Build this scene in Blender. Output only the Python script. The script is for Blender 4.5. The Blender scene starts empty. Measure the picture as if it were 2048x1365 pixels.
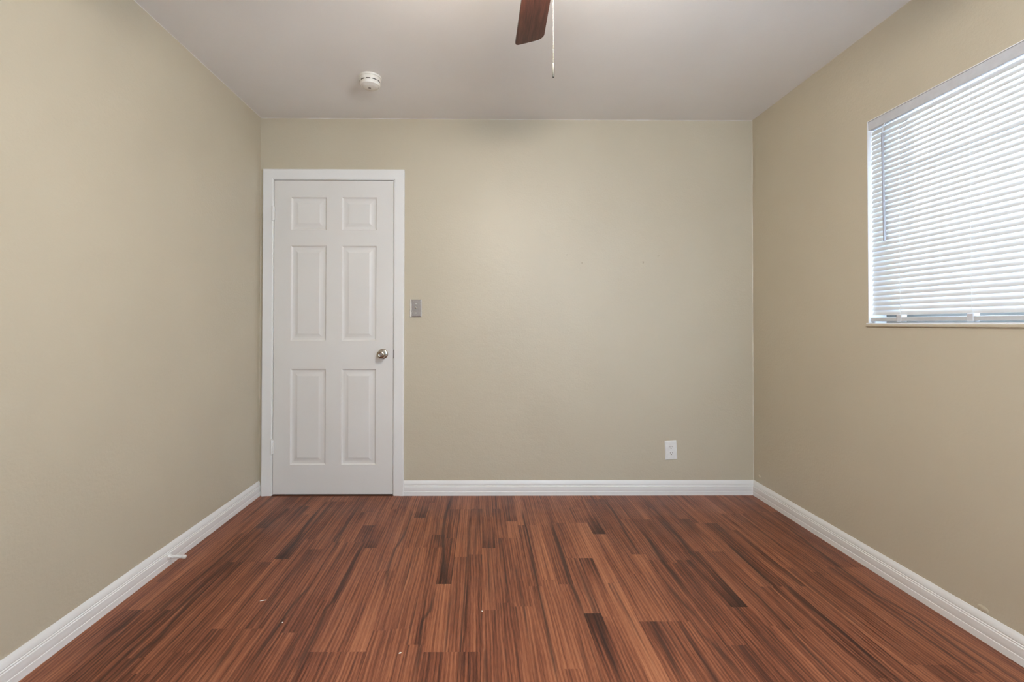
import bpy, bmesh, math, random
import numpy as np
from mathutils import Matrix, Vector

random.seed(7)
SC = bpy.context.scene
COL = SC.collection
PI = math.pi

# ------------------------------------------------------------ camera
YAW, PITCH, ROLL = 0.008943, 0.010569, 0.0015086
CAM_Z = 1.09776
cam_d = bpy.data.cameras.new('camera')
cam_d.sensor_fit = 'HORIZONTAL'
cam_d.sensor_width = 36.0
cam_d.lens = 931.0 / 2048 * 36.0
cam_d.shift_x = (1024 - 975.77) / 2048
cam_d.shift_y = (638.77 - 682.5) / 2048
cam_d.clip_start = 0.02
cam = bpy.data.objects.new('camera', cam_d)
COL.objects.link(cam)
F = Vector((math.sin(YAW) * math.cos(PITCH), math.cos(YAW) * math.cos(PITCH), math.sin(PITCH)))
R0 = Vector((math.cos(YAW), -math.sin(YAW), 0))
U0 = R0.cross(F)
Rr = R0 * math.cos(ROLL) + U0 * math.sin(ROLL)
Ur = -R0 * math.sin(ROLL) + U0 * math.cos(ROLL)
M = Matrix((Rr, Ur, -F)).transposed().to_4x4()
M.translation = Vector((0, 0, CAM_Z))
cam.matrix_world = M
SC.camera = cam

# ------------------------------------------------------------ world and light
world = bpy.data.worlds.new('daylight')
SC.world = world
world.use_nodes = True
bg = world.node_tree.nodes['Background']
bg.inputs[0].default_value = (0.74, 0.90, 1.16, 1)
bg.inputs[1].default_value = 3.1

FAN = (0.165, 1.2)

SC.view_settings.view_transform = 'Standard'
SC.view_settings.look = 'None'
SC.view_settings.gamma = 1
SC.view_settings.use_curve_mapping = False
SC.view_settings.exposure = 2.19
SC.cycles.use_denoising = True
SC.cycles.max_bounces = 12
SC.cycles.diffuse_bounces = 8
SC.cycles.transparent_max_bounces = 12
SC.cycles.sample_clamp_indirect = 6

# ------------------------------------------------------------ room measures (metres)
XL, XR = -1.436, 1.7444
YB, YN = 3.0, -0.75
ZC = 2.4248
WY0, WY1, WZ0, WZ1 = 1.15, 2.095, 1.104, 2.021     # window opening
VY0, VY1 = -0.30, 0.35                            # opening for an added fill-light window, beside the camera
VX0, VX1 = 0.20, 1.60                            # opening for an added fill-light window, behind the camera
DX0, DX1, DZ1 = -1.3525, -0.5745, 2.028            # door opening
WT = 0.13                                          # wall thickness

# ------------------------------------------------------------ materials
def mat(name):
    m = bpy.data.materials.new(name); m.use_nodes = True
    nt = m.node_tree
    return m, nt, nt.nodes['Principled BSDF']

def N(nt, t, **kw):
    n = nt.nodes.new(t)
    for k, v in kw.items():
        setattr(n, k, v)
    return n

def noise(nt, vec, scale, detail=3, rough=0.5, dim='3D'):
    n = N(nt, 'ShaderNodeTexNoise'); n.noise_dimensions = dim
    n.inputs['Scale'].default_value = scale
    n.inputs['Detail'].default_value = detail
    n.inputs['Roughness'].default_value = rough
    if vec is not None: nt.links.new(vec, n.inputs['Vector'])
    return n

def mapping(nt, scale=(1, 1, 1), src='Object'):
    tc = N(nt, 'ShaderNodeTexCoord'); mp = N(nt, 'ShaderNodeMapping')
    nt.links.new(tc.outputs[src], mp.inputs['Vector'])
    mp.inputs['Scale'].default_value = scale
    return mp.outputs[0]

def ramp(nt, fac, stops):
    r = N(nt, 'ShaderNodeValToRGB')
    el = r.color_ramp.elements
    while len(el) < len(stops): el.new(0.5)
    for e, (p, c) in zip(el, stops):
        e.position = p; e.color = (c[0], c[1], c[2], 1) if len(c) == 3 else c
    nt.links.new(fac, r.inputs[0])
    return r.outputs[0]

def mixc(nt, a, b, fac, mode='MIX'):
    m = N(nt, 'ShaderNodeMix', data_type='RGBA', blend_type=mode)
    for sock, v in ((m.inputs[0], fac), (m.inputs[6], a), (m.inputs[7], b)):
        if hasattr(v, 'links') or hasattr(v, 'is_linked'): nt.links.new(v, sock)
        elif isinstance(v, (int, float)): sock.default_value = v
        else: sock.default_value = (v[0], v[1], v[2], 1)
    return m.outputs[2]

def math_(nt, op, a, b=None, c=None, clamp=False):
    m = N(nt, 'ShaderNodeMath', operation=op); m.use_clamp = clamp
    for i, v in enumerate((a, b, c)):
        if v is None: continue
        if isinstance(v, (int, float)): m.inputs[i].default_value = v
        else: nt.links.new(v, m.inputs[i])
    return m.outputs[0]

def bump(nt, p, height, strength, dist):
    b = N(nt, 'ShaderNodeBump')
    b.inputs['Strength'].default_value = strength
    b.inputs['Distance'].default_value = dist
    nt.links.new(height, b.inputs['Height'])
    nt.links.new(b.outputs[0], p.inputs['Normal'])

def paint(name, col, rough=0.5, spec=0.5, bscale=90, bstr=0.25, bdist=0.002, large=0.0):
    m, nt, p = mat(name)
    v = mapping(nt)
    n1 = noise(nt, v, 2.2, 3)
    c = ramp(nt, n1.outputs['Fac'], [(0.3, [x * 0.975 for x in col]), (0.7, [min(1, x * 1.02) for x in col])])
    nt.links.new(c, p.inputs['Base Color'])
    p.inputs['Roughness'].default_value = rough
    p.inputs['Specular IOR Level'].default_value = spec
    h = noise(nt, v, bscale, 4, 0.55).outputs['Fac']
    if large > 0:
        h2 = noise(nt, mapping(nt, (1, 1, 1.8)), 9, 4, 0.6).outputs['Fac']
        h = math_(nt, 'ADD', h, math_(nt, 'MULTIPLY', h2, large))
    bump(nt, p, h, bstr, bdist)
    return m

WALL = (0.55, 0.492, 0.378)
M_wall = paint('beige_wall_paint', WALL, 0.44, 0.5, 90, 0.38, 0.0024, 1.8)
M_ceil = paint('white_ceiling_paint', (0.80, 0.79, 0.78), 0.5, 0.45, 130, 0.22, 0.0015, 1.5)
M_trim = paint('white_trim_paint', (0.80, 0.80, 0.79), 0.38, 0.5, 60, 0.08, 0.001)
M_door = paint('white_door_paint', (0.74, 0.725, 0.70), 0.38, 0.5, 300, 0.10, 0.0005)
M_reveal = paint('white_reveal_paint', (0.82, 0.83, 0.85), 0.5, 0.4, 80, 0.15, 0.001)
M_caulk = paint('beige_caulk', (0.60, 0.55, 0.46), 0.5, 0.4)

def plain(name, col, rough=0.5, metal=0.0, spec=0.5, ns=40, var=0.04):
    m, nt, p = mat(name)
    n1 = noise(nt, mapping(nt), ns, 3)
    c = ramp(nt, n1.outputs['Fac'], [(0.3, [x * (1 - var) for x in col]), (0.7, [min(1, x * (1 + var)) for x in col])])
    nt.links.new(c, p.inputs['Base Color'])
    p.inputs['Roughness'].default_value = rough
    p.inputs['Metallic'].default_value = metal
    p.inputs['Specular IOR Level'].default_value = spec
    return m

M_plastic = plain('white_plastic', (0.78, 0.78, 0.76), 0.35)
M_cream = plain('cream_plastic', (0.78, 0.77, 0.73), 0.35)
M_black = plain('black_slot', (0.012, 0.011, 0.010), 0.6)
M_grey = plain('grey_plastic', (0.30, 0.29, 0.28), 0.5)
M_nickel = plain('satin_nickel', (0.52, 0.48, 0.42), 0.24, 1.0)
M_steel = plain('brushed_steel', (0.36, 0.33, 0.31), 0.45, 1.0, ns=120, var=0.08)
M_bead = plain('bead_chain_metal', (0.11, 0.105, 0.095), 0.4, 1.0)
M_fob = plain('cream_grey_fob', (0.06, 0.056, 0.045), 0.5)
M_frame = plain('dark_aluminium', (0.045, 0.05, 0.06), 0.4)
M_framew = plain('white_aluminium', (0.75, 0.75, 0.72), 0.4)
M_rail = plain('blind_rail_white', (0.56, 0.57, 0.60), 0.4)
M_railg = plain('blind_bottom_rail', (0.52, 0.53, 0.54), 0.4)
M_bronze = plain('fan_metal', (0.10, 0.06, 0.045), 0.35, 0.9)
M_dark = plain('threshold_wood', (0.10, 0.035, 0.02), 0.4)
M_fleck = plain('white_paint_fleck', (0.85, 0.84, 0.80), 0.6)
M_frame_shade = plain('shade_toned_aluminium', (0.17, 0.155, 0.135), 0.6)  # frame aluminium darkened to stand in for shade

# translucent vinyl slats
def slat_mat():
    m, nt, p = mat('white_vinyl_slat')
    p.inputs['Base Color'].default_value = (0.74, 0.76, 0.78, 1)
    p.inputs['Roughness'].default_value = 0.4
    t = N(nt, 'ShaderNodeBsdfTranslucent'); t.inputs[0].default_value = (0.88, 0.90, 0.92, 1)
    n1 = noise(nt, mapping(nt, (1, 1, 1)), 30, 2)
    c = ramp(nt, n1.outputs['Fac'], [(0.3, (0.67, 0.69, 0.71)), (0.7, (0.70, 0.72, 0.735))])
    nt.links.new(c, p.inputs['Base Color'])
    mx = N(nt, 'ShaderNodeMixShader'); mx.inputs[0].default_value = 0.03
    nt.links.new(p.outputs[0], mx.inputs[1]); nt.links.new(t.outputs[0], mx.inputs[2])
    nt.links.new(mx.outputs[0], nt.nodes['Material Output'].inputs[0])
    return m
M_slat = slat_mat()

def glass_mat():
    m, nt, p = mat('window_glass')
    nt.nodes.remove(p)
    tr = N(nt, 'ShaderNodeBsdfTransparent'); tr.inputs[0].default_value = (0.93, 0.96, 0.95, 1)
    gl = N(nt, 'ShaderNodeBsdfGlossy'); gl.inputs['Roughness'].default_value = 0.02
    mx = N(nt, 'ShaderNodeMixShader'); mx.inputs[0].default_value = 0.06
    nt.links.new(tr.outputs[0], mx.inputs[1]); nt.links.new(gl.outputs[0], mx.inputs[2])
    nt.links.new(mx.outputs[0], nt.nodes['Material Output'].inputs[0])
    return m
M_glass = glass_mat()

def bowl_mat():
    m, nt, p = mat('frosted_glass_bowl')
    p.inputs['Base Color'].default_value = (0.9, 0.88, 0.84, 1)
    p.inputs['Emission Color'].default_value = (1.0, 0.935, 0.83, 1)
    p.inputs['Emission Strength'].default_value = 62.0
    return m
M_bowl = bowl_mat()

def blade_mat():
    m, nt, p = mat('walnut_fan_blade')
    v = mapping(nt, (1, 0.05, 1), 'Object')
    a = noise(nt, v, 300, 4, 0.65).outputs['Fac']
    b = noise(nt, v, 75, 3, 0.5).outputs['Fac']
    c1 = ramp(nt, b, [(0.3, (0.036, 0.011, 0.008)), (0.5, (0.072, 0.023, 0.016)), (0.7, (0.095, 0.034, 0.022))])
    c2 = ramp(nt, a, [(0.35, (0.45, 0.40, 0.40)), (0.65, (1.1, 1.1, 1.1))])
    nt.links.new(mixc(nt, c1, c2, 0.8, 'MULTIPLY'), p.inputs['Base Color'])
    p.inputs['Roughness'].default_value = 0.38
    return m
M_blade = blade_mat()

def floor_mat():
    m, nt, p = mat('walnut_strip_laminate')
    at = N(nt, 'ShaderNodeAttribute', attribute_name='tone')     # x = tone, y = seed, z = streak
    sep = N(nt, 'ShaderNodeSeparateXYZ'); nt.links.new(at.outputs['Vector'], sep.inputs[0])
    tone, seed, streak = sep.outputs
    tc = N(nt, 'ShaderNodeTexCoord')
    off = N(nt, 'ShaderNodeCombineXYZ')
    nt.links.new(math_(nt, 'MULTIPLY', seed, 37.0), off.inputs[0])
    nt.links.new(math_(nt, 'MULTIPLY', seed, 91.0), off.inputs[1])
    nt.links.new(math_(nt, 'MULTIPLY', seed, 13.0), off.inputs[2])
    add = N(nt, 'ShaderNodeVectorMath', operation='ADD')
    nt.links.new(tc.outputs['Object'], add.inputs[0]); nt.links.new(off.outputs[0], add.inputs[1])
    def mp(s):
        q = N(nt, 'ShaderNodeMapping'); nt.links.new(add.outputs[0], q.inputs[0])
        q.inputs['Scale'].default_value = s
        return q.outputs[0]
    # gentle lateral waviness of the grain
    wob = noise(nt, mp((3, 2.2, 1)), 1.0, 3, 0.5)
    wv = N(nt, 'ShaderNodeVectorMath', operation='MULTIPLY_ADD')
    nt.links.new(wob.outputs['Color'], wv.inputs[0]); wv.inputs[1].default_value = (0.020, 0, 0)
    nt.links.new(add.outputs[0], wv.inputs[2])
    def mw(s):
        q = N(nt, 'ShaderNodeMapping'); nt.links.new(wv.outputs[0], q.inputs[0])
        q.inputs['Scale'].default_value = s
        return q.outputs[0]
    band = noise(nt, mw((62, 1.3, 1)), 1.0, 2, 0.5).outputs['Fac']
    line = noise(nt, mw((330, 3.0, 1)), 1.0, 4, 0.65).outputs['Fac']
    pore = noise(nt, mw((700, 26.0, 1)), 1.0, 3, 0.7).outputs['Fac']
    # growth-ring arches
    wave = N(nt, 'ShaderNodeTexWave', wave_type='RINGS', rings_direction='SPHERICAL')
    nt.links.new(mw((10, 0.9, 1)), wave.inputs['Vector'])
    wave.inputs['Scale'].default_value = 2.6; wave.inputs['Distortion'].default_value = 5.0
    wave.inputs['Detail'].default_value = 2.0; wave.inputs['Detail Scale'].default_value = 1.0
    f = math_(nt, 'ADD', math_(nt, 'MULTIPLY', band, 0.62), math_(nt, 'MULTIPLY', line, 0.56))
    f = math_(nt, 'ADD', f, math_(nt, 'MULTIPLY', pore, 0.46))
    f = math_(nt, 'ADD', f, math_(nt, 'MULTIPLY', wave.outputs['Fac'], 0.15))
    f = math_(nt, 'ADD', f, -0.92)                 # centred near 0
    f = math_(nt, 'MULTIPLY', f, 1.25)
    f = math_(nt, 'ADD', f, tone, clamp=True)
    col = ramp(nt, f, [(0.0, (0.032, 0.0115, 0.0085)), (0.22, (0.098, 0.031, 0.018)), (0.42, (0.208, 0.069, 0.035)),
                       (0.62, (0.320, 0.117, 0.058)), (0.82, (0.42, 0.168, 0.084)), (1.0, (0.50, 0.218, 0.112))])
    col = mixc(nt, col, (0.022, 0.012, 0.012), math_(nt, 'MULTIPLY', streak, 0.78, clamp=True))
    # dark drifting streaks of heartwood
    st = noise(nt, mw((40, 0.9, 1)), 1.0, 2, 0.4).outputs['Fac']
    stm = ramp(nt, st, [(0.0, (1, 1, 1)), (0.30, (0.9, 0.9, 0.9)), (0.40, (0, 0, 0)), (1, (0, 0, 0))])
    col = mixc(nt, col, (0.035, 0.016, 0.015), math_(nt, 'MULTIPLY', stm, 0.6))
    nt.links.new(col, p.inputs['Base Color'])
    rr = ramp(nt, noise(nt, tc.outputs['Object'], 6, 4).outputs['Fac'], [(0.3, (0.30, 0.30, 0.30)), (0.7, (0.42, 0.42, 0.42))])
    nt.links.new(rr, p.inputs['Roughness'])
    p.inputs['Specular IOR Level'].default_value = 0.24
    bump(nt, p, pore, 0.12, 0.0006)
    return m
M_floor = floor_mat()

# ------------------------------------------------------------ helpers
def link(name, bm, m, parent=None, smooth=False, loc=None, rot=None):
    me = bpy.data.meshes.new(name)
    bmesh.ops.recalc_face_normals(bm, faces=bm.faces)
    bm.to_mesh(me); bm.free()
    if smooth:
        me.polygons.foreach_set('use_smooth', [True] * len(me.polygons))
    for mm in (m if isinstance(m, (list, tuple)) else [m]): me.materials.append(mm)
    o = bpy.data.objects.new(name, me); COL.objects.link(o)
    if parent: o.parent = parent
    if loc: o.location = loc
    if rot: o.rotation_euler = rot
    return o

def smooth_by_angle(o, ang=35):
    me = o.data
    me.polygons.foreach_set('use_smooth', [True] * len(me.polygons))
    b = bmesh.new(); b.from_mesh(me)
    for e in b.edges:
        if len(e.link_faces) == 2 and e.calc_face_angle(0) > math.radians(ang): e.smooth = False
    b.to_mesh(me); b.free()

def struct(o):
    o['kind'] = 'structure'; return o

def thing(name, label, cat, loc, group=None, rot=(0, 0, 0)):
    o = bpy.data.objects.new(name, None); COL.objects.link(o)
    o.location = loc; o.rotation_euler = rot; o.empty_display_size = 0.05
    o['label'] = label; o['category'] = cat
    if group: o['group'] = group
    return o

def tag(o, label, cat, group=None):
    o['label'] = label; o['category'] = cat
    if group: o['group'] = group
    return o

def box(bm, x0, x1, y0, y1, z0, z1, bev=0.0, mi=0):
    vs = [bm.verts.new(p) for p in ((x0, y0, z0), (x1, y0, z0), (x1, y1, z0), (x0, y1, z0),
                                    (x0, y0, z1), (x1, y0, z1), (x1, y1, z1), (x0, y1, z1))]
    fs = [bm.faces.new([vs[i] for i in f]) for f in ((3, 2, 1, 0), (4, 5, 6, 7), (0, 1, 5, 4), (1, 2, 6, 5), (2, 3, 7, 6), (3, 0, 4, 7))]
    for f in fs: f.material_index = mi
    if bev > 0:
        es = list({e for f in fs for e in f.edges})
        bmesh.ops.bevel(bm, geom=es, offset=bev, segments=3, affect='EDGES', profile=0.5)
    return vs

def lathe(bm, prof, n=40, axis='Z', c=(0, 0, 0), mi=0, cap=True):
    """prof: list of (radius, height)."""
    def pt(r, h, a):
        x, y = r * math.cos(a), r * math.sin(a)
        p = {'Z': (x, y, h), 'Y': (x, h, y), 'X': (h, x, y)}[axis]
        return (p[0] + c[0], p[1] + c[1], p[2] + c[2])
    rings = []
    for r, h in prof:
        if r < 1e-6: rings.append([bm.verts.new(pt(0, h, 0))])
        else: rings.append([bm.verts.new(pt(r, h, 2 * PI * i / n)) for i in range(n)])
    for a, b in zip(rings, rings[1:]):
        for i in range(n):
            j = (i + 1) % n
            if len(a) == 1 and len(b) == 1: continue
            if len(a) == 1: f = bm.faces.new((a[0], b[i], b[j]))
            elif len(b) == 1: f = bm.faces.new((a[i], a[j], b[0]))
            else: f = bm.faces.new((a[i], a[j], b[j], b[i]))
            f.material_index = mi
    if cap:
        for rg in (rings[0], rings[-1]):
            if len(rg) > 1: bm.faces.new(rg).material_index = mi

def tube(bm, pts, r, n=8, cap=True):
    pts = [Vector(p) for p in pts]
    rings = []
    up = Vector((0, 0, 1))
    for i, p in enumerate(pts):
        t = (pts[min(i + 1, len(pts) - 1)] - pts[max(i - 1, 0)]).normalized()
        ref = up if abs(t.dot(up)) < 0.9 else Vector((1, 0, 0))
        a = t.cross(ref).normalized(); b = t.cross(a)
        rings.append([bm.verts.new(p + (a * math.cos(2 * PI * k / n) + b * math.sin(2 * PI * k / n)) * r) for k in range(n)])
    for a, b in zip(rings, rings[1:]):
        for k in range(n):
            bm.faces.new((a[k], a[(k + 1) % n], b[(k + 1) % n], b[k]))
    if cap:
        bm.faces.new(rings[0]); bm.faces.new(rings[-1])

def grid_plane(bm, o, u, v, nu, nv):
    o, u, v = Vector(o), Vector(u), Vector(v)
    g = [[bm.verts.new(o + u * i / nu + v * j / nv) for j in range(nv + 1)] for i in range(nu + 1)]
    for i in range(nu):
        for j in range(nv):
            bm.faces.new((g[i][j], g[i + 1][j], g[i + 1][j + 1], g[i][j + 1]))

# ------------------------------------------------------------ floor
SW, PH = 0.0646, 0.0586          # strip width and phase: three strips to a board
# joints seen on each strip: (Y, darkness just beyond the joint, darkness just this side of it)
JO = {-18: [(2.822, 0, .22)], -20: [(2.521, .25, 0)], -16: [(2.190, .38, 0)], -12: [(2.731, 0, .18)],
      -11: [(2.552, -.1, .25)], -10: [(2.295, .33, 0)], -8: [(2.084, 0, .08)], -7: [(2.652, .40, -.05)],
      -5: [(2.439, 0, .2)], -2: [(2.774, 0, .2)], -1: [(2.293, .34, -.08), (1.797, 0, 0.04)], -3: [(2.206, -.12, .03)],
      -4: [(1.977, .36, 0)], 8: [(2.440, .40, -.1)], 6: [(2.191, -.08, .36)], 10: [(2.225, .05, -.12)],
      11: [(2.173, 0, .1)], 13: [(2.172, -.05, .2)], 4: [(1.972, .05, -.02)], 16: [(2.627, 0, .28)],
      5: [(1.774, -.12, .42)], 3: [(1.491, -.2, .05)], 14: [(1.810, .34, 0)], 12: [(1.597, -.15, 0)],
      0: [(2.774, -.05, .15)], 1: [(2.60, .05, -.05)], 7: [(2.79, .1, 0)], 9: [(2.05, 0, .12)]}
BOARD_END = {-22: (1.806, 0, .25), -19: (2.164, 0, .28), -16: (1.693, -.02, .22), -13: (2.36, 0, .05), -10: (1.573, -.12, .2),
             -7: (2.30, 0, 0), -4: (2.77, -.05, .1), -1: (1.20, 0, 0), 2: (2.55, 0, .05), 5: (2.58, 0, 0),
             8: (1.725, -.12, .22), 11: (2.62, 0, .05), 14: (2.25, 0, .1), 17: (1.95, 0, .05), 20: (2.7, 0, 0), 23: (2.1, 0, 0), 26: (2.4, 0, 0)}
LIGHT = {-9: .03, -8: .05, 1: .07, 2: .06, 3: .10, 7: .16, 6: .10, 0: -.02, 9: -.04, 12: -.08, 13: -.05, 14: -.1,
         15: -.02, 16: -.04, 18: -.1, -3: .04, -6: .04, -19: -.06, -20: -.1, -21: -.06, -17: -.02, -15: .03}
STREAKS = [
([(-0.597,2.347),(-0.598,2.247),(-0.596,2.1),(-0.596,1.995),(-0.594,1.864),(-0.607,1.808),(-0.599,1.759),(-0.593,1.667),(-0.593,1.592),(-0.593,1.531),(-0.587,1.463)],0.008),
([(-0.202,1.887),(-0.206,1.791),(-0.226,1.734),(-0.222,1.665),(-0.215,1.589),(-0.213,1.522),(-0.215,1.46)],0.0063),
([(-0.004,1.618),(0.006,1.571),(0.006,1.505),(0.003,1.44)],0.0058),
([(0.143,2.161),(0.15,1.99),(0.157,1.812),(0.157,1.723),(0.158,1.674)],0.004),
([(0.224,2.751),(0.232,2.462),(0.231,2.228),(0.228,1.99),(0.23,1.834),(0.23,1.701),(0.227,1.605),(0.229,1.535),(0.229,1.445)],0.0063),
([(0.372,2.55),(0.374,2.338),(0.373,2.159),(0.367,1.989),(0.376,1.908),(0.381,1.787)],0.0091),
([(0.745,2.967),(0.761,2.738),(0.756,2.576),(0.746,2.416),(0.745,2.239)],0.0063),
([(0.843,2.45),(0.844,2.376),(0.838,2.291),(0.829,2.189),(0.833,2.117),(0.837,2.043),(0.83,1.93)],0.0106),
([(0.996,2.652),(1.002,2.503),(1.007,2.381),(0.997,2.26),(1.002,2.162)],0.0103),
([(1.104,1.973),(1.112,1.903),(1.107,1.796),(1.103,1.708),(1.095,1.599),(1.093,1.493),(1.094,1.433)],0.0055),
([(1.275,1.983),(1.266,1.892),(1.266,1.805),(1.282,1.694),(1.282,1.63),(1.272,1.468)],0.0084),
([(0.77,1.658),(0.791,1.597),(0.798,1.522),(0.803,1.455)],0.0084),
([(-0.719,1.984),(-0.736,1.901),(-0.743,1.818),(-0.744,1.716),(-0.748,1.612),(-0.747,1.51)],0.0075),
([(-0.831,1.97),(-0.835,1.891),(-0.828,1.781),(-0.816,1.7)],0.0049),
([(-0.642,1.728),(-0.645,1.618),(-0.643,1.576),(-0.643,1.508),(-0.64,1.453)],0.0042),
([(-1.157,1.964),(-1.157,1.867),(-1.15,1.811),(-1.145,1.74),(-1.131,1.643),(-1.141,1.589),(-1.14,1.522),(-1.139,1.475)],0.0082),
([(-1.308,1.798),(-1.304,1.72),(-1.316,1.623)],0.012),
([(-0.856,1.677),(-0.854,1.601),(-0.852,1.51),(-0.849,1.458)],0.0075),
([(-0.417,2.776),(-0.411,2.602),(-0.413,2.422),(-0.42,2.358),(-0.431,2.289),(-0.429,2.131),(-0.408,1.956)],0.007),
([(-0.203,2.946),(-0.219,2.7),(-0.215,2.464),(-0.182,2.163),(-0.168,2.007)],0.0079),
([(-0.75,2.949),(-0.749,2.682),(-0.744,2.459),(-0.73,2.275)],0.0056),
([(-0.973,2.725),(-0.965,2.538),(-0.947,2.386),(-0.944,2.235)],0.0093),
([(0.615,1.699),(0.616,1.567),(0.613,1.442)],0.0084),
([(0.42,1.726),(0.419,1.585),(0.423,1.518),(0.422,1.439)],0.0076),
([(0.776,1.971),(0.788,1.818),(0.802,1.732)],0.0079),
([(1.645,2.512),(1.617,2.166),(1.594,1.904),(1.623,1.747),(1.611,1.58),(1.61,1.447)],0.0071),
([(-0.077,2.692),(-0.074,2.409),(-0.074,2.135),(-0.076,1.936),(-0.076,1.77),(-0.075,1.581),(-0.075,1.449)],0.0043),
([(1.223,2.347),(1.218,2.128),(1.217,1.91)],0.0091),
([(0.023,2.327),(0.025,2.092),(0.027,1.865)],0.0039),
]
def floor_mesh():
    rs = random.Random(11)
    bm_v, bm_f, tone = [], [], []
    nu = 11
    for k in range(-24, 27):
        x0 = PH + k * SW; x1 = x0 + SW
        x0c, x1c = max(x0, XL - 0.02), min(x1, XR + 0.02)
        if x1c <= x0c: continue
        kb = 2 + 3 * ((k - 2) // 3)
        be = BOARD_END.get(kb, (2.0, 0, 0))
        js = []
        y = be[0] + 1.2 * 3
        while y > -1.5:
            js.append((y, be[1] if k % 3 == 2 else be[1] * .3, (be[2] if (k - kb) == 0 else be[2] * (.1 if (k - kb) == 1 else .4)) if abs(y - be[0]) < .01 else rs.uniform(-.05, .15)))
            y -= 1.2
        for j in JO.get(k, []):
            js = [q for q in js if abs(q[0] - j[0]) > 0.12] + [j]
        js.sort(key=lambda q: -q[0])
        full = []
        for a, b in zip(js, js[1:]):
            full.append(a)
            gap = a[0] - b[0]
            n = max(1, round(gap / 0.52))
            for i in range(1, n):
                full.append((a[0] - gap * (i + rs.uniform(-.18, .18)) / n, rs.uniform(-.03, .08), rs.uniform(-.03, .08)))
        full.append(js[-1])
        segs = []
        for a, b in zip(full, full[1:]):       # a far end, b near end
            if a[0] < YN - 0.03 or b[0] > YB + 0.06: continue
            segs.append((max(b[0], YN - 0.02), min(a[0], YB + 0.058), b[0], a[0], b[1], a[2]))
        for (y0, y1, yb, ya, dk_near, dk_far) in segs:
            base = 0.475 + rs.gauss(0, .035) + LIGHT.get(k, 0) * (1 if yb < 2.5 else .4)
            seed = rs.random()
            nv = max(2, int((y1 - y0) / 0.02))
            b0 = len(bm_v)
            for j in range(nv + 1):
                yy = y0 + (y1 - y0) * j / nv
                d = .8 * dk_near * max(0, 1 - (yy - yb) / 0.28) ** 1.2 + .8 * dk_far * max(0, 1 - (ya - yy) / 0.34) ** 1.2
                seam = 0.0
                for i in range(nu + 1):
                    t = i / nu
                    xx = x0c + (x1c - x0c) * t
                    edge = 0.10 if (min(t, 1 - t) < .03) else 0
                    bm_v.append((xx, yy, 0.0))
                    tone.append((base - d - edge * .6, seed, 0.0))
            for j in range(nv):
                for i in range(nu):
                    a = b0 + j * (nu + 1) + i
                    bm_f.append((a, a + 1, a + nu + 2, a + nu + 1))
    V = np.array(bm_v); T = np.array(tone)
    s = np.zeros(len(V))
    for pts, w in STREAKS:
        P = np.array(pts); o = np.argsort(P[:, 1]); P = P[o]
        cx = np.interp(V[:, 1], P[:, 1], P[:, 0])
        ins = (V[:, 1] > P[0, 1] - .08) & (V[:, 1] < P[-1, 1] + .08)
        end = np.clip(np.minimum(V[:, 1] - P[0, 1] + .08, P[-1, 1] + .08 - V[:, 1]) / .16, 0, 1)
        ww = w * (0.55 + .45 * end)
        g = np.exp(-np.abs((V[:, 0] - cx) / (ww * 0.95)) ** 2.6) * end
        s = np.maximum(s, np.where(ins, g, 0))
    T[:, 2] = s
    me = bpy.data.meshes.new('floor')
    me.from_pydata(bm_v, [], bm_f)
    at = me.attributes.new('tone', 'FLOAT_VECTOR', 'POINT')
    at.data.foreach_set('vector', T.ravel())
    me.materials.append(M_floor)
    o = bpy.data.objects.new('floor', me); COL.objects.link(o)
    return struct(o)
floor_mesh()
# ------------------------------------------------------------ walls and ceiling
bm = bmesh.new(); box(bm, XL - WT, XL, YN - WT, YB + WT, 0, ZC)
struct(link('wall_left', bm, M_wall))

bm = bmesh.new()                                             # far wall with the door niche
box(bm, XL, DX0, YB, YB + WT, 0, ZC)
box(bm, DX1, XR, YB, YB + WT, 0, ZC)
box(bm, DX0, DX1, YB, YB + WT, DZ1, ZC)
box(bm, DX0, DX1, YB + 0.06, YB + WT, 0, DZ1)
struct(link('wall_back', bm, M_wall))

bm = bmesh.new()                                             # window wall
box(bm, XR, XR + WT, YN - WT, VY0, 0, ZC)
box(bm, XR, XR + WT, VY1, WY0, 0, ZC)
box(bm, XR, XR + WT, VY0, VY1, 0, WZ0)
box(bm, XR, XR + WT, VY0, VY1, WZ1, ZC)
box(bm, XR, XR + WT, WY1, YB + WT, 0, ZC)
box(bm, XR, XR + WT, WY0, WY1, 0, WZ0)
box(bm, XR, XR + WT, WY0, WY1, WZ1, ZC)
struct(link('wall_right', bm, M_wall))

bm = bmesh.new()
box(bm, XL, VX0, YN - WT, YN, 0, ZC); box(bm, VX1, XR, YN - WT, YN, 0, ZC)
box(bm, VX0, VX1, YN - WT, YN, 0, WZ0); box(bm, VX0, VX1, YN - WT, YN, WZ1, ZC)
struct(link('wall_near', bm, M_wall))

bm = bmesh.new(); box(bm, XL - WT, XR + WT, YN - WT, YB + WT, ZC, ZC + 0.12)
struct(link('ceiling', bm, M_ceil))

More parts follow.
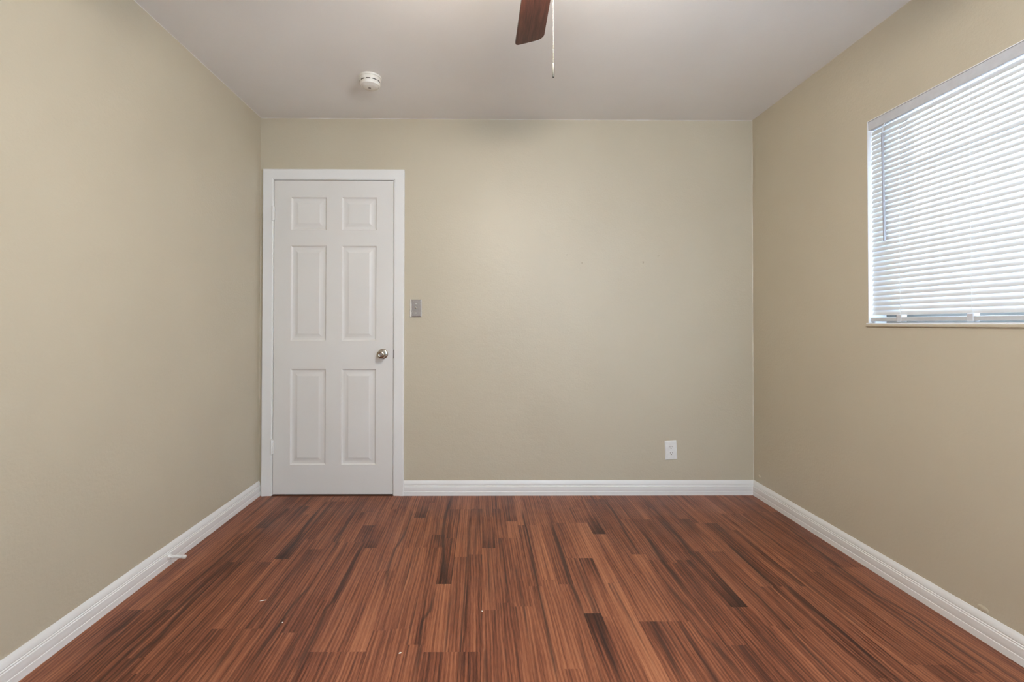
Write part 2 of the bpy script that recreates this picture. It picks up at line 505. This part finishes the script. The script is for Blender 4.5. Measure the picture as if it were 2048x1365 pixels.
# thin wavy bead of paint and caulk where the planes meet
def bead(name, p0, p1, n0, n1, r, m, amp, seed):
    rs = random.Random(seed)
    p0, p1, n0, n1 = map(Vector, (p0, p1, n0, n1))
    L = (p1 - p0).length; n = int(L / 0.02)
    bm = bmesh.new(); prev = None
    w = 0
    for i in range(n + 1):
        w = w * .8 + rs.uniform(-1, 1) * amp * .5
        a = r * (1 + .35 * math.sin(i * .31 + seed)) + abs(w)
        b = r * (1 + .3 * math.sin(i * .17 + seed * 2)) + abs(w) * .5
        c = p0.lerp(p1, i / n)
        row = [bm.verts.new(c - n0 * .001 - n1 * .001), bm.verts.new(c + n0 * a - n1 * .001), bm.verts.new(c + n0 * a * .45 + n1 * b * .45), bm.verts.new(c + n1 * b - n0 * .001)]
        if prev:
            for k in range(4): bm.faces.new((prev[k], prev[(k + 1) % 4], row[(k + 1) % 4], row[k]))
        else: bm.faces.new(row)
        prev = row
    bm.faces.new(prev)
    return struct(link(name, bm, m, smooth=False))
bead('trim_1', (XR, YB, 0.09), (XR, YB, ZC), (-1, 0, 0), (0, -1, 0), 0.004, M_caulk, 0.0007, 1)
bead('trim_2', (XL, YB, ZC), (XR, YB, ZC), (0, 0, -1), (0, -1, 0), 0.0018, M_ceil, 0.0014, 2)
bead('trim_3', (XL, YN, ZC), (XL, YB, ZC), (0, 0, -1), (1, 0, 0), 0.0018, M_ceil, 0.0016, 3)
bead('trim_4', (XR, YN, ZC), (XR, YB, ZC), (0, 0, -1), (-1, 0, 0), 0.0018, M_caulk, 0.0016, 4)
bead('trim_5', (XL, YB, 0.09), (XL, YB, ZC), (1, 0, 0), (0, -1, 0), 0.0016, M_caulk, 0.0004, 5)

# ------------------------------------------------------------ baseboards
BP = [(0, 0), (.0135, 0), (.0135, .0245), (.0118, .0265), (.0125, .0290), (.0122, .042), (.0125, .0555), (.0095, .0585), (.0110, .0610),
      (.0112, .0630), (.0082, .0655), (.0098, .0690), (.0088, .078), (.0058, .086), (.0030, .0915), (.0022, .094), (0, .094)]
def baseboard(name, p0, p1, inward, mit0=0, mit1=0):
    p0, p1, inward = Vector(p0), Vector(p1), Vector(inward)
    d = (p1 - p0).normalized()
    bm = bmesh.new()
    a = [bm.verts.new(p0 + inward * u + Vector((0, 0, z)) + d * u * mit0) for u, z in BP]
    b = [bm.verts.new(p1 + inward * u + Vector((0, 0, z)) - d * u * mit1) for u, z in BP]
    n = len(BP)
    for i in range(n):
        bm.faces.new((a[i], a[(i + 1) % n], b[(i + 1) % n], b[i]))
    bm.faces.new(a); bm.faces.new(b)
    o = struct(link(name, bm, M_trim)); smooth_by_angle(o, 25)
    return o
baseboard('baseboard_left', (XL, YN, 0), (XL, YB, 0), (1, 0, 0), 1, 0)
baseboard('baseboard_back', (-0.5100, YB, 0), (XR, YB, 0), (0, -1, 0), 0, 1)
baseboard('baseboard_right', (XR, YB, 0), (XR, YN, 0), (-1, 0, 0), 1, 1)
baseboard('baseboard_near', (XL, YN, 0), (XR, YN, 0), (0, 1, 0), 1, 1)

# ------------------------------------------------------------ door casing
CP = [(0.0, 0.0), (0.0, .0105), (.004, .0125), (.030, .0135), (.050, .0165), (.0585, .0175), (.0625, .0155), (.0640, .0120), (.0640, 0.0)]
bm = bmesh.new()
path = [((DX0, 0), (-1, 0)), ((DX0, DZ1), (-1, 1)), ((DX1, DZ1), (1, 1)), ((DX1, 0), (1, 0))]
rings = []
for (px, pz), (ox, oz) in path:
    rings.append([bm.verts.new((px + ox * (u + .0), YB - v, pz + oz * u)) for u, v in CP])
n = len(CP)
for a, b in zip(rings, rings[1:]):
    for i in range(n): bm.faces.new((a[i], a[(i + 1) % n], b[(i + 1) % n], b[i]))
bm.faces.new(rings[0]); bm.faces.new(rings[-1])
o = struct(link('trim_6', bm, M_trim)); smooth_by_angle(o, 22)
# jamb lining with stop
bm = bmesh.new()
J = 0.004
box(bm, DX0, DX0 + J, YB - .008, YB + .06, 0, DZ1)
box(bm, DX1 - J, DX1, YB - .008, YB + .06, 0, DZ1)
box(bm, DX0, DX1, YB - .008, YB + .06, DZ1 - J, DZ1)
struct(link('trim_7', bm, M_trim))
bm = bmesh.new()
box(bm, DX0 + .002, DX1 - .002, YB - .018, YB + .06, 0.0, .0022, .0008)
struct(link('trim_8', bm, M_dark))

# ------------------------------------------------------------ door
DY = YB - 0.004                     # face of the leaf
dx0, dx1, dz0, dz1 = DX0 + .0065, DX1 - .0072, .008, DZ1 - .0075
bm = bmesh.new()
xs = [dx0, -1.2385, -1.0115, -0.9125, -0.6905, dx1]
zs = [dz0, .195, .809, .989, 1.600, 1.7005, 1.913, dz1]
def q(a, b, c, d, y):
    pass
for i in range(5):
    for j in range(7):
        x0, x1, z0, z1 = xs[i], xs[i + 1], zs[j], zs[j + 1]
        if i in (1, 3) and j in (1, 3, 5):
            prof = [(0, 0), (.0015, .0010), (.0040, .0050), (.0100, .0088), (.0190, .0100), (.0235, .0092), (.0430, .0022), (.0460, .0012), (.0475, .0012)]
            prev = None
            for ins, dep in prof:
                r = [bm.verts.new((x, DY + dep, z)) for x, z in ((x0 + ins, z0 + ins), (x1 - ins, z0 + ins), (x1 - ins, z1 - ins), (x0 + ins, z1 - ins))]
                if prev:
                    for k in range(4): bm.faces.new((prev[k], prev[(k + 1) % 4], r[(k + 1) % 4], r[k]))
                prev = r
            bm.faces.new(prev)
        else:
            bm.faces.new([bm.verts.new((x, DY, z)) for x, z in ((x0, z0), (x1, z0), (x1, z1), (x0, z1))])
DB = DY + .035
f = [(dx0, DY), (dx1, DY), (dx1, DB), (dx0, DB)]
lo_ = [bm.verts.new((x, y, dz0)) for x, y in f]; hi_ = [bm.verts.new((x, y, dz1)) for x, y in f]
for k in (1, 2, 3): bm.faces.new((lo_[k], lo_[(k + 1) % 4], hi_[(k + 1) % 4], hi_[k]))
bm.faces.new(lo_); bm.faces.new(hi_)
bmesh.ops.remove_doubles(bm, verts=bm.verts, dist=1e-5)
door = struct(link('door_1', bm, M_door)); smooth_by_angle(door, 20)
door['label'] = 'white six panel interior door in the left end of the back wall'

for hz in (1.8055, .3120):          # painted hinges on the left edge
    bm = bmesh.new()
    hx = dx0 - .0035
    for k, (a, b) in enumerate(((-.044, -.0265), (-.0262, -.009), (-.0087, .0087), (.009, .0262), (.0265, .044))):
        lathe(bm, [(.0052, hz + a), (.0056, hz + a + .001), (.0056, hz + b - .001), (.0052, hz + b)], 16, 'Z', (hx, YB - .0185, 0))
    lathe(bm, [(.003, hz + .044), (.0058, hz + .0445), (.0055, hz + .048), (.002, hz + .050)], 16, 'Z', (hx, YB - .0185, 0))
    lathe(bm, [(.002, hz - .049), (.0050, hz - .047), (.0058, hz - .0445), (.003, hz - .044)], 16, 'Z', (hx, YB - .0185, 0))
    box(bm, hx - .011, hx, YB - .0185, YB - .0145, hz - .044, hz + .044, .0006)
    box(bm, hx, hx + .009, YB - .0185, YB - .004, hz - .044, hz + .044, .0006)
    link('hinge', bm, M_trim, door)

KX, KZ = -.6470, .9050
bm = bmesh.new()
lathe(bm, [(.0, DY), (.0335, DY), (.0335, DY - .002), (.0325, DY - .0055), (.027, DY - .0085), (.017, DY - .010), (0, DY - .010)], 40, 'Y', (KX, 0, KZ), cap=False)
ro = link('rosette', bm, M_nickel, door); smooth_by_angle(ro, 50)
bm = bmesh.new()
lathe(bm, [(.0, DY - .009), (.0125, DY - .009), (.0115, DY - .022), (.0125, DY - .028), (.020, DY - .034), (.0262, DY - .042), (.0275, DY - .050), (.0265, DY - .057), (.0225, DY - .0625),
           (.0150, DY - .0655), (.0135, DY - .0640), (.0, DY - .0635)], 40, 'Y', (KX, 0, KZ), cap=False)
kn = link('door_knob', bm, M_nickel, door); smooth_by_angle(kn, 50)
bm = bmesh.new()
lathe(bm, [(.0, DY - .063), (.0075, DY - .063), (.0070, DY - .068), (.0, DY - .0685)], 24, 'Y', (KX, 0, KZ), cap=False)
box(bm, KX - .0012, KX + .0012, DY - .0700, DY - .066, KZ - .005, KZ + .005)
link('lock_button', bm, M_steel, kn)
bm = bmesh.new()
box(bm, DX1 - .0042, DX1 + .0010, YB - .0125, YB + .02, KZ - .028, KZ + .028, .0006)
link('strike_plate', bm, M_steel, door)

# ------------------------------------------------------------ window in the right wall
XO = XR + WT
FW = .070
def window(name, y0, y1, label):
    z0, z1 = WZ0, WZ1
    bm = bmesh.new()
    box(bm, XO - .050, XO - .004, y0, y0 + FW, z0 + .062, z1 - .035)
    box(bm, XO - .050, XO - .004, y1 - FW, y1, z0 + .062, z1 - .035)
    box(bm, XO - .050, XO - .004, y0, y1, z1 - .035, z1)
    win = struct(link(name, bm, M_framew))
    win['label'] = label
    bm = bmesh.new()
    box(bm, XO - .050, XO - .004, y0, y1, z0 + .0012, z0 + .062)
    link('shaded_frame_bottom', bm, M_frame_shade, win)  # bottom of the frame, shade behind the blind put into its colour
    bm = bmesh.new()                              # dark sash stiles
    for a, b in ((y1 - FW - .037, y1 - FW + .001), (y0 + FW - .001, y0 + FW + .037)):
        box(bm, XO - .044, XO - .014, a, b, z0 + .06, z1 - .03, .002)
    link('sash_stile', bm, M_frame, win)
    bm = bmesh.new()
    box(bm, XO - .042, XO - .016, y0 + FW, y1 - FW, 1.761, 1.786, .002)
    link('sash_rail', bm, M_frame, win)
    bm = bmesh.new()
    box(bm, XO - .030, XO - .026, y0 + FW, y1 - FW, z0 + .03, z1 - .03)
    link('pane', bm, M_glass, win)
    bm = bmesh.new()                              # painted reveal lining
    t = .003
    box(bm, XR - .0008, XO - .05, y0, y0 + t, z0 + .0012, z1 - t)
    box(bm, XR - .0008, XO - .05, y1 - t, y1, z0 + .0012, z1 - t)
    box(bm, XR - .0008, XO - .05, y0, y1, z1 - t, z1)
    link('reveal', bm, M_reveal, win)
    bm = bmesh.new()
    box(bm, XR - .006, XO - .05, y0 - .004, y1 + .006, z0 - .012, z0 + .001, .0008)
    sl = link('window_sill', bm, M_reveal, win)
    bm = bmesh.new()
    box(bm, XR - .0085, XR + .004, y0 - .006, y1 + .008, z0 - .0155, z0 - .0035, .0025)
    link('sill_nose', bm, M_wall, sl)
    return win
def turn_to_near(o, x0):
    # carries a window built for the right wall round to the near wall
    o.matrix_world = Matrix.Translation((x0, YN - WT, 0)) @ Matrix.Rotation(-PI / 2, 4, 'Z') @ Matrix.Translation((-XO, 0, 0))
window('window_1', WY0, WY1, 'wide aluminium window behind the closed blind in the right wall')
window('fill_window_2', VY0, VY1, 'unseen window added for fill light in the right wall, beside the camera')  # added out of view to bring in side daylight
w3 = window('fill_window_3', 0, VX1 - VX0, 'unseen window added for fill light in the near wall, behind the camera')  # added out of view to brighten the back wall
turn_to_near(w3, VX0)

# ------------------------------------------------------------ blind
BX = XR + .0185
M_cord = plain('white_cord', (0.88, 0.88, 0.88), 0.6)
bl = thing('window_blind', 'white mini blind with closed slats hanging in the window of the right wall', 'blind', (BX, (WY0 + WY1) / 2, WZ0))
def loc_bm(bm):
    bmesh.ops.translate(bm, verts=bm.verts, vec=(-BX, -(WY0 + WY1) / 2, -WZ0)); return bm
by0, by1 = WY0 + .006, WY1 - .005
bm = bmesh.new()
box(bm, BX - .0165, BX + .022, WY0 + .004, WY1 - .004, WZ1 - .043, WZ1 - .0035, .0015)
link('head_rail', loc_bm(bm), M_rail, bl)
bm = bmesh.new()
box(bm, BX - .012, BX + .012, by0, by1 + .001, WZ0 + .008, WZ0 + .026, .003)
link('bottom_rail', loc_bm(bm), M_railg, bl)
# one slat: curved cross-section, room edge down, outer edge up
TILT = math.radians(71)
SL, PITCHZ = .0245, .0222
def slat_bm():
    bm = bmesh.new(); prof = []
    n = 8
    for i in range(n + 1):
        s = (i / n - .5) * SL
        c = .0016 * (1 - (2 * i / n - 1) ** 2)            # crown
        for sgn in (0,): prof.append((s, c))
    pts = []
    for s, c in prof: pts.append((s * math.cos(TILT) - c * math.sin(TILT), s * math.sin(TILT) + c * math.cos(TILT)))
    th = .0005
    back = [(x + th * math.sin(TILT), z - th * math.cos(TILT)) for x, z in pts][::-1]
    loop = pts + back
    L = (by1 - by0) / 2
    A = [bm.verts.new((x, -L, z)) for x, z in loop]; B = [bm.verts.new((x, L, z)) for x, z in loop]
    m_ = len(loop)
    for i in range(m_): bm.faces.new((A[i], A[(i + 1) % m_], B[(i + 1) % m_], B[i]))
    bm.faces.new(A); bm.faces.new(B)
    return bm
ztop = WZ1 - .058
zbot = WZ0 + .047
ns = int(round((ztop - zbot) / PITCHZ))
pz = (ztop - zbot) / ns
cy = (by0 + by1) / 2 - (WY0 + WY1) / 2
s0 = link('slat', slat_bm(), M_slat, bl); smooth_by_angle(s0, 40)
s0.location = (0, cy, ztop - WZ0)
for k in range(1, ns + 1):
    s = s0.copy(); COL.objects.link(s); s.parent = bl
    s.location = (0, cy + random.uniform(-.0015, .0015), ztop - k * pz - WZ0 + random.uniform(-.0003, .0003))
    s.rotation_euler = (random.uniform(-.0002, .0002), random.uniform(-.02, .02), 0)
for ly in (1.947, 1.660, 1.27):
    bm = bmesh.new()
    for dx_ in (-.0065, .0065):
        tube(bm, [(BX + dx_, ly, WZ0 + .02), (BX + dx_, ly, WZ1 - .04)], .00035, 6)
    for k in range(ns + 1):
        z = ztop - k * pz
        tube(bm, [(BX - .0065, ly, z - .011), (BX - .0085, ly + .001, z - .0135), (BX - .0065, ly, z - .016)], .0012, 6)
    link('ladder_cord', loc_bm(bm), M_cord, bl)
    bm = bmesh.new()
    box(bm, BX - .0135, BX + .013, ly - .012, ly + .012, WZ0 + .006, WZ0 + .036, .003)
    link('cord_clip', loc_bm(bm), M_rail, bl)
# tilt wand
bm = bmesh.new()
tube(bm, [(BX - .0245, 2.001, 1.462), (BX - .0225, 2.0105, 1.935)], .0045, 6)
wd = link('tilt_wand', loc_bm(bm), plain('grey_clear_wand', (0.36, 0.37, 0.41), 0.25), bl)
wd['label'] = 'grey hexagonal tilt wand'
bm = bmesh.new()
tube(bm, [(BX - .0225, 2.0105, 1.934), (BX - .0215, 2.0108, 1.955), (BX - .012, 2.0110, 1.980)], .0032, 8)
link('wand_hook', loc_bm(bm), M_rail, wd)

# ------------------------------------------------------------ ceiling fan
fan = thing('ceiling_fan', 'ceiling fan with a reddish walnut blade and a bead pull chain, hanging from the ceiling', 'ceiling fan', (FAN[0], FAN[1], ZC))
def fl(bm):
    bmesh.ops.translate(bm, verts=bm.verts, vec=(-FAN[0], -FAN[1], -ZC)); return bm
bm = bmesh.new()
lathe(bm, [(.001, ZC), (.075, ZC), (.075, ZC - .02), (.062, ZC - .055), (.03, ZC - .07), (.001, ZC - .07)], 40, 'Z', (FAN[0], FAN[1], 0))
o = link('canopy', fl(bm), M_bronze, fan); smooth_by_angle(o)
bm = bmesh.new()
lathe(bm, [(.001, ZC - .068), (.05, ZC - .07), (.095, ZC - .09), (.112, ZC - .13), (.112, ZC - .20), (.095, ZC - .245), (.06, ZC - .262), (.001, ZC - .264)], 48, 'Z', (FAN[0], FAN[1], 0))
o = link('motor_housing', fl(bm), M_bronze, fan); smooth_by_angle(o)
bm = bmesh.new()
lathe(bm, [(.001, ZC - .262), (.055, ZC - .264), (.058, ZC - .29), (.050, ZC - .305), (.001, ZC - .306)], 40, 'Z', (FAN[0], FAN[1], 0))
o = link('switch_housing', fl(bm), M_bronze, fan); smooth_by_angle(o)
bm = bmesh.new()
lathe(bm, [(.040, ZC - .304), (.078, ZC - .309), (.086, ZC - .325), (.076, ZC - .352), (.05, ZC - .371), (.02, ZC - .379), (.0, ZC - .380)], 40, 'Z', (FAN[0], FAN[1], 0), cap=False)
o = link('glass_bowl', fl(bm), M_bowl, fan, smooth=True)
# blades
ZB = ZC - .277
def blade_bm():
    # outline in blade space: Y radial, X across
    bm = bmesh.new()
    r0, r1 = .15, .521
    w0, w1 = .046, .0530
    out = []
    out += [(-w0 + .012, r0), (-w0, r0 + .014)]
    def cor(cx_, cy_, r, a0, a1, n=7):
        return [(cx_ + r * math.cos(math.radians(a0 + (a1 - a0) * i / n)), cy_ + r * math.sin(math.radians(a0 + (a1 - a0) * i / n))) for i in range(n + 1)]
    out += cor(-w1 + .013, r1 - .014, .013, 180, 97)
    # gentle arc across the tip to a larger corner radius on the right
    out += [(-w1 + .022, r1 - .0012), (-w1 + .036, r1 - .0028), (.006, r1 - .0050)]
    out += cor(w1 - .030, r1 - .0375, .030, 76, 0, 10)
    out += [(w0, r0 + .014), (w0 - .012, r0)]
    T_ = .003
    top = [bm.verts.new((x, y, T_)) for x, y in out]; bot = [bm.verts.new((x, y, -T_)) for x, y in out]
    n = len(out)
    bm.faces.new(top); bm.faces.new(bot[::-1])
    for i in range(n): bm.faces.new((top[i], top[(i + 1) % n], bot[(i + 1) % n], bot[i]))
    return bm
def bracket_bm():
    bm = bmesh.new()
    box(bm, -.014, .014, .085, .16, .003, .008, .001)
    box(bm, -.034, .034, .150, .215, .0032, .0075, .002)
    return bm
b0 = link('fan_blade', blade_bm(), M_blade, fan)
k0 = link('blade_iron', bracket_bm(), M_bronze, b0)
BP_ = math.radians(-11)
for i in range(5):
    if i == 0: b = b0
    else:
        b = b0.copy(); COL.objects.link(b); b.parent = fan
        k = k0.copy(); COL.objects.link(k); k.parent = b
    b.rotation_mode = 'XYZ'
    b.rotation_euler = (0, BP_, math.radians(72 * i))
    b.location = (.002, 0, ZB - ZC) if i == 0 else (0, 0, ZB - ZC)
# pull chain with fob
CX, CY = .1935, 1.292
bm = bmesh.new()
tube(bm, [(CX - .006, CY - .04, ZC - .288), (CX - .003, CY - .018, ZC - .287), (CX, CY - .004, ZC - .291), (CX, CY, ZC - .302)], .0022, 8)
z = ZC - .302
zend = 1.8265
i = 0
while z > zend:
    # beads as small octahedral spheres on a fine wire
    bmesh.ops.create_icosphere(bm, subdivisions=1, radius=.0015, matrix=Matrix.Translation((CX, CY, z)))
    z -= .0043; i += 1
tube(bm, [(CX, CY, ZC - .300), (CX, CY, zend)], .0005, 5)
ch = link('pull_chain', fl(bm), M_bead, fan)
bm = bmesh.new()
lathe(bm, [(.0007, zend + .002), (.0022, zend), (.0030, zend - .003), (.0030, zend - .034), (.0024, zend - .036), (.0007, zend - .036)], 16, 'Z', (CX, CY, 0))
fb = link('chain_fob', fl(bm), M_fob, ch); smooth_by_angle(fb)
bm = bmesh.new()
lathe(bm, [(.0022, zend - .0355), (.0026, zend - .037), (.0020, zend - .0395), (.0005, zend - .040)], 16, 'Z', (CX, CY, 0))
link('fob_tip', fl(bm), M_black, fb)

# ------------------------------------------------------------ smoke detector
SX, SY = -.613, 2.497
sd = thing('smoke_detector', 'round white smoke detector with black vent slots on the ceiling', 'smoke detector', (SX, SY, ZC))
bm = bmesh.new()
lathe(bm, [(.001, 0), (.0595, 0), (.0600, -.004), (.0590, -.009), (.0545, -.0105), (.001, -.0105)], 56)
o = link('base_plate', bm, M_cream, sd); smooth_by_angle(o, 40)
bm = bmesh.new()
lathe(bm, [(.001, -.010), (.0550, -.010), (.0555, -.0125), (.0545, -.025), (.0535, -.0265), (.0530, -.0315), (.0538, -.033), (.0530, -.042), (.0505, -.0485), (.0460, -.0505),
           (.0438, -.0485), (.0415, -.0492), (.037, -.0525), (.022, -.0540), (.001, -.0545)], 56)
hs = link('housing', bm, M_cream, sd); smooth_by_angle(hs, 40)
for k in range(10):                    # vent slots, each a curved dark strip let into the rim
    a0 = math.radians(36 * k + 8); a1 = math.radians(36 * k + 37 - 6 + 1)
    bm = bmesh.new()
    n = 8; rr = []
    for i in range(n + 1):
        a = a0 + (a1 - a0) * i / n
        rr.append([bm.verts.new((r * math.cos(a), r * math.sin(a), z)) for r, z in ((.0520, -.0270), (.0540, -.0270), (.0540, -.0310), (.0520, -.0310))])
    for a, b in zip(rr, rr[1:]):
        for i in range(4): bm.faces.new((a[i], a[(i + 1) % 4], b[(i + 1) % 4], b[i]))
    bm.faces.new(rr[0]); bm.faces.new(rr[-1])
    link('vent_slot', bm, M_black, sd)
bm = bmesh.new()
lathe(bm, [(.001, -.054), (.0075, -.0542), (.0070, -.0562), (.001, -.0566)], 24, 'Z', (-.004, .006, 0))
link('test_button', bm, M_grey, sd)

# ------------------------------------------------------------ light switch
ls = thing('light_switch', 'brushed steel light switch plate on the back wall beside the door', 'light switch', (-.4352, YB, 1.1985))
bm = bmesh.new()
w, h = .0350, .0570
vv = [bm.verts.new(p) for p in ((-w, 0, -h), (w, 0, -h), (w, 0, h), (-w, 0, h))]
v2 = [bm.verts.new(p) for p in ((-w, -.0035, -h), (w, -.0035, -h), (w, -.0035, h), (-w, -.0035, h))]
v3 = [bm.verts.new(p) for p in ((-w + .006, -.0062, -h + .006), (w - .006, -.0062, -h + .006), (w - .006, -.0062, h - .006), (-w + .006, -.0062, h - .006))]
for a, b in ((vv, v2), (v2, v3)):
    for i in range(4): bm.faces.new((a[i], a[(i + 1) % 4], b[(i + 1) % 4], b[i]))
bm.faces.new(v3); bm.faces.new(vv)
link('switch_plate', bm, M_steel, ls)
bm = bmesh.new()                       # paint build-up along the plate's left edge
prev = None
for i in range(13):
    z = -.058 + .116 * i / 12
    a = .0035 + .0035 * math.sin(PI * i / 12) + (.006 if i < 5 else .001) * math.sin(i * 1.3) ** 2
    r = [bm.verts.new(p) for p in ((-w - .003 - a * .4, .0, z), (-w + a * .5, .0, z), (-w + a, -.0064, z), (-w - a * .2, -.0045, z))]
    if prev:
        for k in range(4): bm.faces.new((prev[k], prev[(k + 1) % 4], r[(k + 1) % 4], r[k]))
    else: bm.faces.new(r)
    prev = r
bm.faces.new(prev)
link('paint_smear', bm, M_fleck, ls, smooth=True)
bm = bmesh.new()
box(bm, -.0052, .0052, -.0070, -.0050, -.0120, .0120, .0005)
link('toggle_slot', bm, M_grey, ls)
bm = bmesh.new()
vs = box(bm, -.0038, .0038, -.0065, -.0190, -.0040, .0040, 0)
for v in bm.verts:
    if v.co.y < -.01: v.co.z += .0075; v.co.x *= .8
bmesh.ops.bevel(bm, geom=list(bm.edges), offset=.0009, segments=2, affect='EDGES')
link('toggle', bm, M_cream, ls)
for sz in (-.0302, .0302):
    bm = bmesh.new()
    lathe(bm, [(.001, -.0060), (.0036, -.0060), (.0034, -.0072), (.001, -.0078)], 20, 'Y', (0, 0, sz))
    link('screw', bm, M_cream, ls)

# ------------------------------------------------------------ power outlet
ol = thing('power_outlet', 'white duplex power outlet low on the back wall, tilted slightly', 'power outlet', (1.2072, YB, .2872), rot=(0, math.radians(-2.6), 0))
bm = bmesh.new()
w, h = .0375, .0610
vv = [bm.verts.new(p) for p in ((-w, 0, -h), (w, 0, -h), (w, 0, h), (-w, 0, h))]
v2 = [bm.verts.new(p) for p in ((-w, -.0040, -h), (w, -.0040, -h), (w, -.0040, h), (-w, -.0040, h))]
v3 = [bm.verts.new(p) for p in ((-w + .004, -.0062, -h + .004), (w - .004, -.0062, -h + .004), (w - .004, -.0062, h - .004), (-w + .004, -.0062, h - .004))]
for a, b in ((vv, v2), (v2, v3)):
    for i in range(4): bm.faces.new((a[i], a[(i + 1) % 4], b[(i + 1) % 4], b[i]))
bm.faces.new(v3); bm.faces.new(vv)
link('outlet_plate', bm, M_plastic, ol)
for cz in (.0195, -.0195):
    bm = bmesh.new()
    out = []
    for i in range(32):
        a = 2 * PI * i / 32
        out.append((.0172 * math.cos(a), max(-.0125, min(.0125, .0172 * math.sin(a)))))
    A = [bm.verts.new((x, -.0058, z + cz)) for x, z in out]; B = [bm.verts.new((x, -.0076, z + cz)) for x, z in out]
    for i in range(32): bm.faces.new((A[i], A[(i + 1) % 32], B[(i + 1) % 32], B[i]))
    bm.faces.new(A); bm.faces.new(B)
    rc = link('receptacle', bm, M_plastic, ol)
    bm = bmesh.new()
    box(bm, -.0078, -.0058, -.0081, -.0072, cz - .0005, cz + .0078)
    box(bm, .0058, .0074, -.0081, -.0072, cz + .0003, cz + .0070)
    lathe(bm, [(.0028, -.0081), (.0028, -.0072)], 16, 'Y', (0, 0, cz - .0068))
    link('socket_hole', bm, plain('brown_slot', (0.10, 0.05, 0.03), 0.6), rc)
bm = bmesh.new()
lathe(bm, [(.001, -.0060), (.0030, -.0060), (.0028, -.0072), (.001, -.0076)], 16, 'Y')
link('screw', bm, M_plastic, ol)

# ------------------------------------------------------------ door stop on the left baseboard
SYY, SZZ = 2.135, .040
ds = thing('door_stop', 'white spring door stop screwed to the left baseboard', 'door stop', (XL + .012, SYY, SZZ))
bm = bmesh.new()
lathe(bm, [(.001, .0), (.0135, .0), (.0135, .002), (.0095, .005), (.006, .012), (.001, .012)], 24, 'X')
o = link('mount', bm, M_trim, ds); smooth_by_angle(o, 50)
bm = bmesh.new()
pts = []
turns, n = 13, 13 * 10
for i in range(n + 1):
    t = i / n; a = 2 * PI * turns * t
    r = .0060 - .0012 * t
    pts.append((.008 + .052 * t, r * math.cos(a), r * math.sin(a)))
tube(bm, pts, .0019, 6)
link('spring', bm, M_trim, ds, smooth=True)
bm = bmesh.new()
lathe(bm, [(.001, .058), (.0062, .058), (.0082, .062), (.0085, .070), (.0072, .074), (.001, .075)], 24, 'X')
o = link('rubber_tip', bm, M_plastic, ds); smooth_by_angle(o, 50)

# ------------------------------------------------------------ small lumps and flecks
def lump(name, label, cat, loc, rx, ry, rz, m, group=None, seed=0):
    rs = random.Random(seed)
    bm = bmesh.new()
    bmesh.ops.create_icosphere(bm, subdivisions=3, radius=1)
    for v in bm.verts:
        f_ = 1 + .12 * math.sin(v.co.x * 5 + seed) * math.cos(v.co.z * 4 + seed * 2)
        v.co = Vector((v.co.x * rx * f_, v.co.y * ry * f_, v.co.z * rz * f_))
    o = link(name, bm, m, smooth=True, loc=loc)
    return tag(o, label, cat, group)
G = 'painted-over wall plugs on the back wall'
for i, (x, z, s, lb) in enumerate(((.5377, 1.5465, .0042, 'small beige painted-over plug on the back wall, higher one of the left pair'),
                     (.6348, 1.495, .0048, 'small beige painted-over plug on the back wall, lower one of the left pair'),
                     (1.0304, 1.4993, .0062, 'beige painted-over plug on the back wall, lower one of the right pair'),
                     (1.1311, 1.5417, .0060, 'beige painted-over plug on the back wall, higher one of the right pair'))):
    lump('wall_plug', lb, 'wall plug', (x, YB, z), s, .0022, s, M_wall, G, i + 3)
lump('wall_lump', 'small beige painted lump low on the right wall, by the far corner', 'wall lump', (XR, 2.936, .137), .005, .011, .008, M_wall, None, 2)
lump('wall_lump', 'pale peeling paint blister just above the right baseboard', 'wall lump', (XR, 1.62, .106), .0022, .020, .011, M_wall, None, 6)
GF = 'white flecks on the floor'
for i, (x, y, lx, ly, rz_, lb) in enumerate(((-.8728, 1.864, .0125, .0022, .30, 'long white fleck on the floor boards in front of the door, largest fleck'),
                      (-.7370, 1.7275, .0030, .0028, .4, 'tiny round white fleck on the floor boards, to the right of the longest fleck'),
                      (-.2773, 1.566, .0050, .0030, .6, 'small white fleck on the floor boards nearest the bottom edge of the photo'),
                      (-.0042, 1.790, .0026, .0040, .2, 'small white fleck on the floor at a board joint, in the middle of the room'))):
    bm = bmesh.new()
    n = 9
    rs = random.Random(i)
    o1 = [(lx * math.cos(2 * PI * k / n) * rs.uniform(.8, 1.1), ly * math.sin(2 * PI * k / n) * rs.uniform(.75, 1.1)) for k in range(n)]
    A = [bm.verts.new((a, b, 0.0002)) for a, b in o1]; B = [bm.verts.new((a * .9, b * .9, .0011)) for a, b in o1]
    for k in range(n): bm.faces.new((A[k], A[(k + 1) % n], B[(k + 1) % n], B[k]))
    bm.faces.new(A); bm.faces.new(B)
    tag(link('paint_fleck', bm, M_fleck, loc=(x, y, 0), rot=(0, 0, rz_)), lb, 'paint fleck', GF)
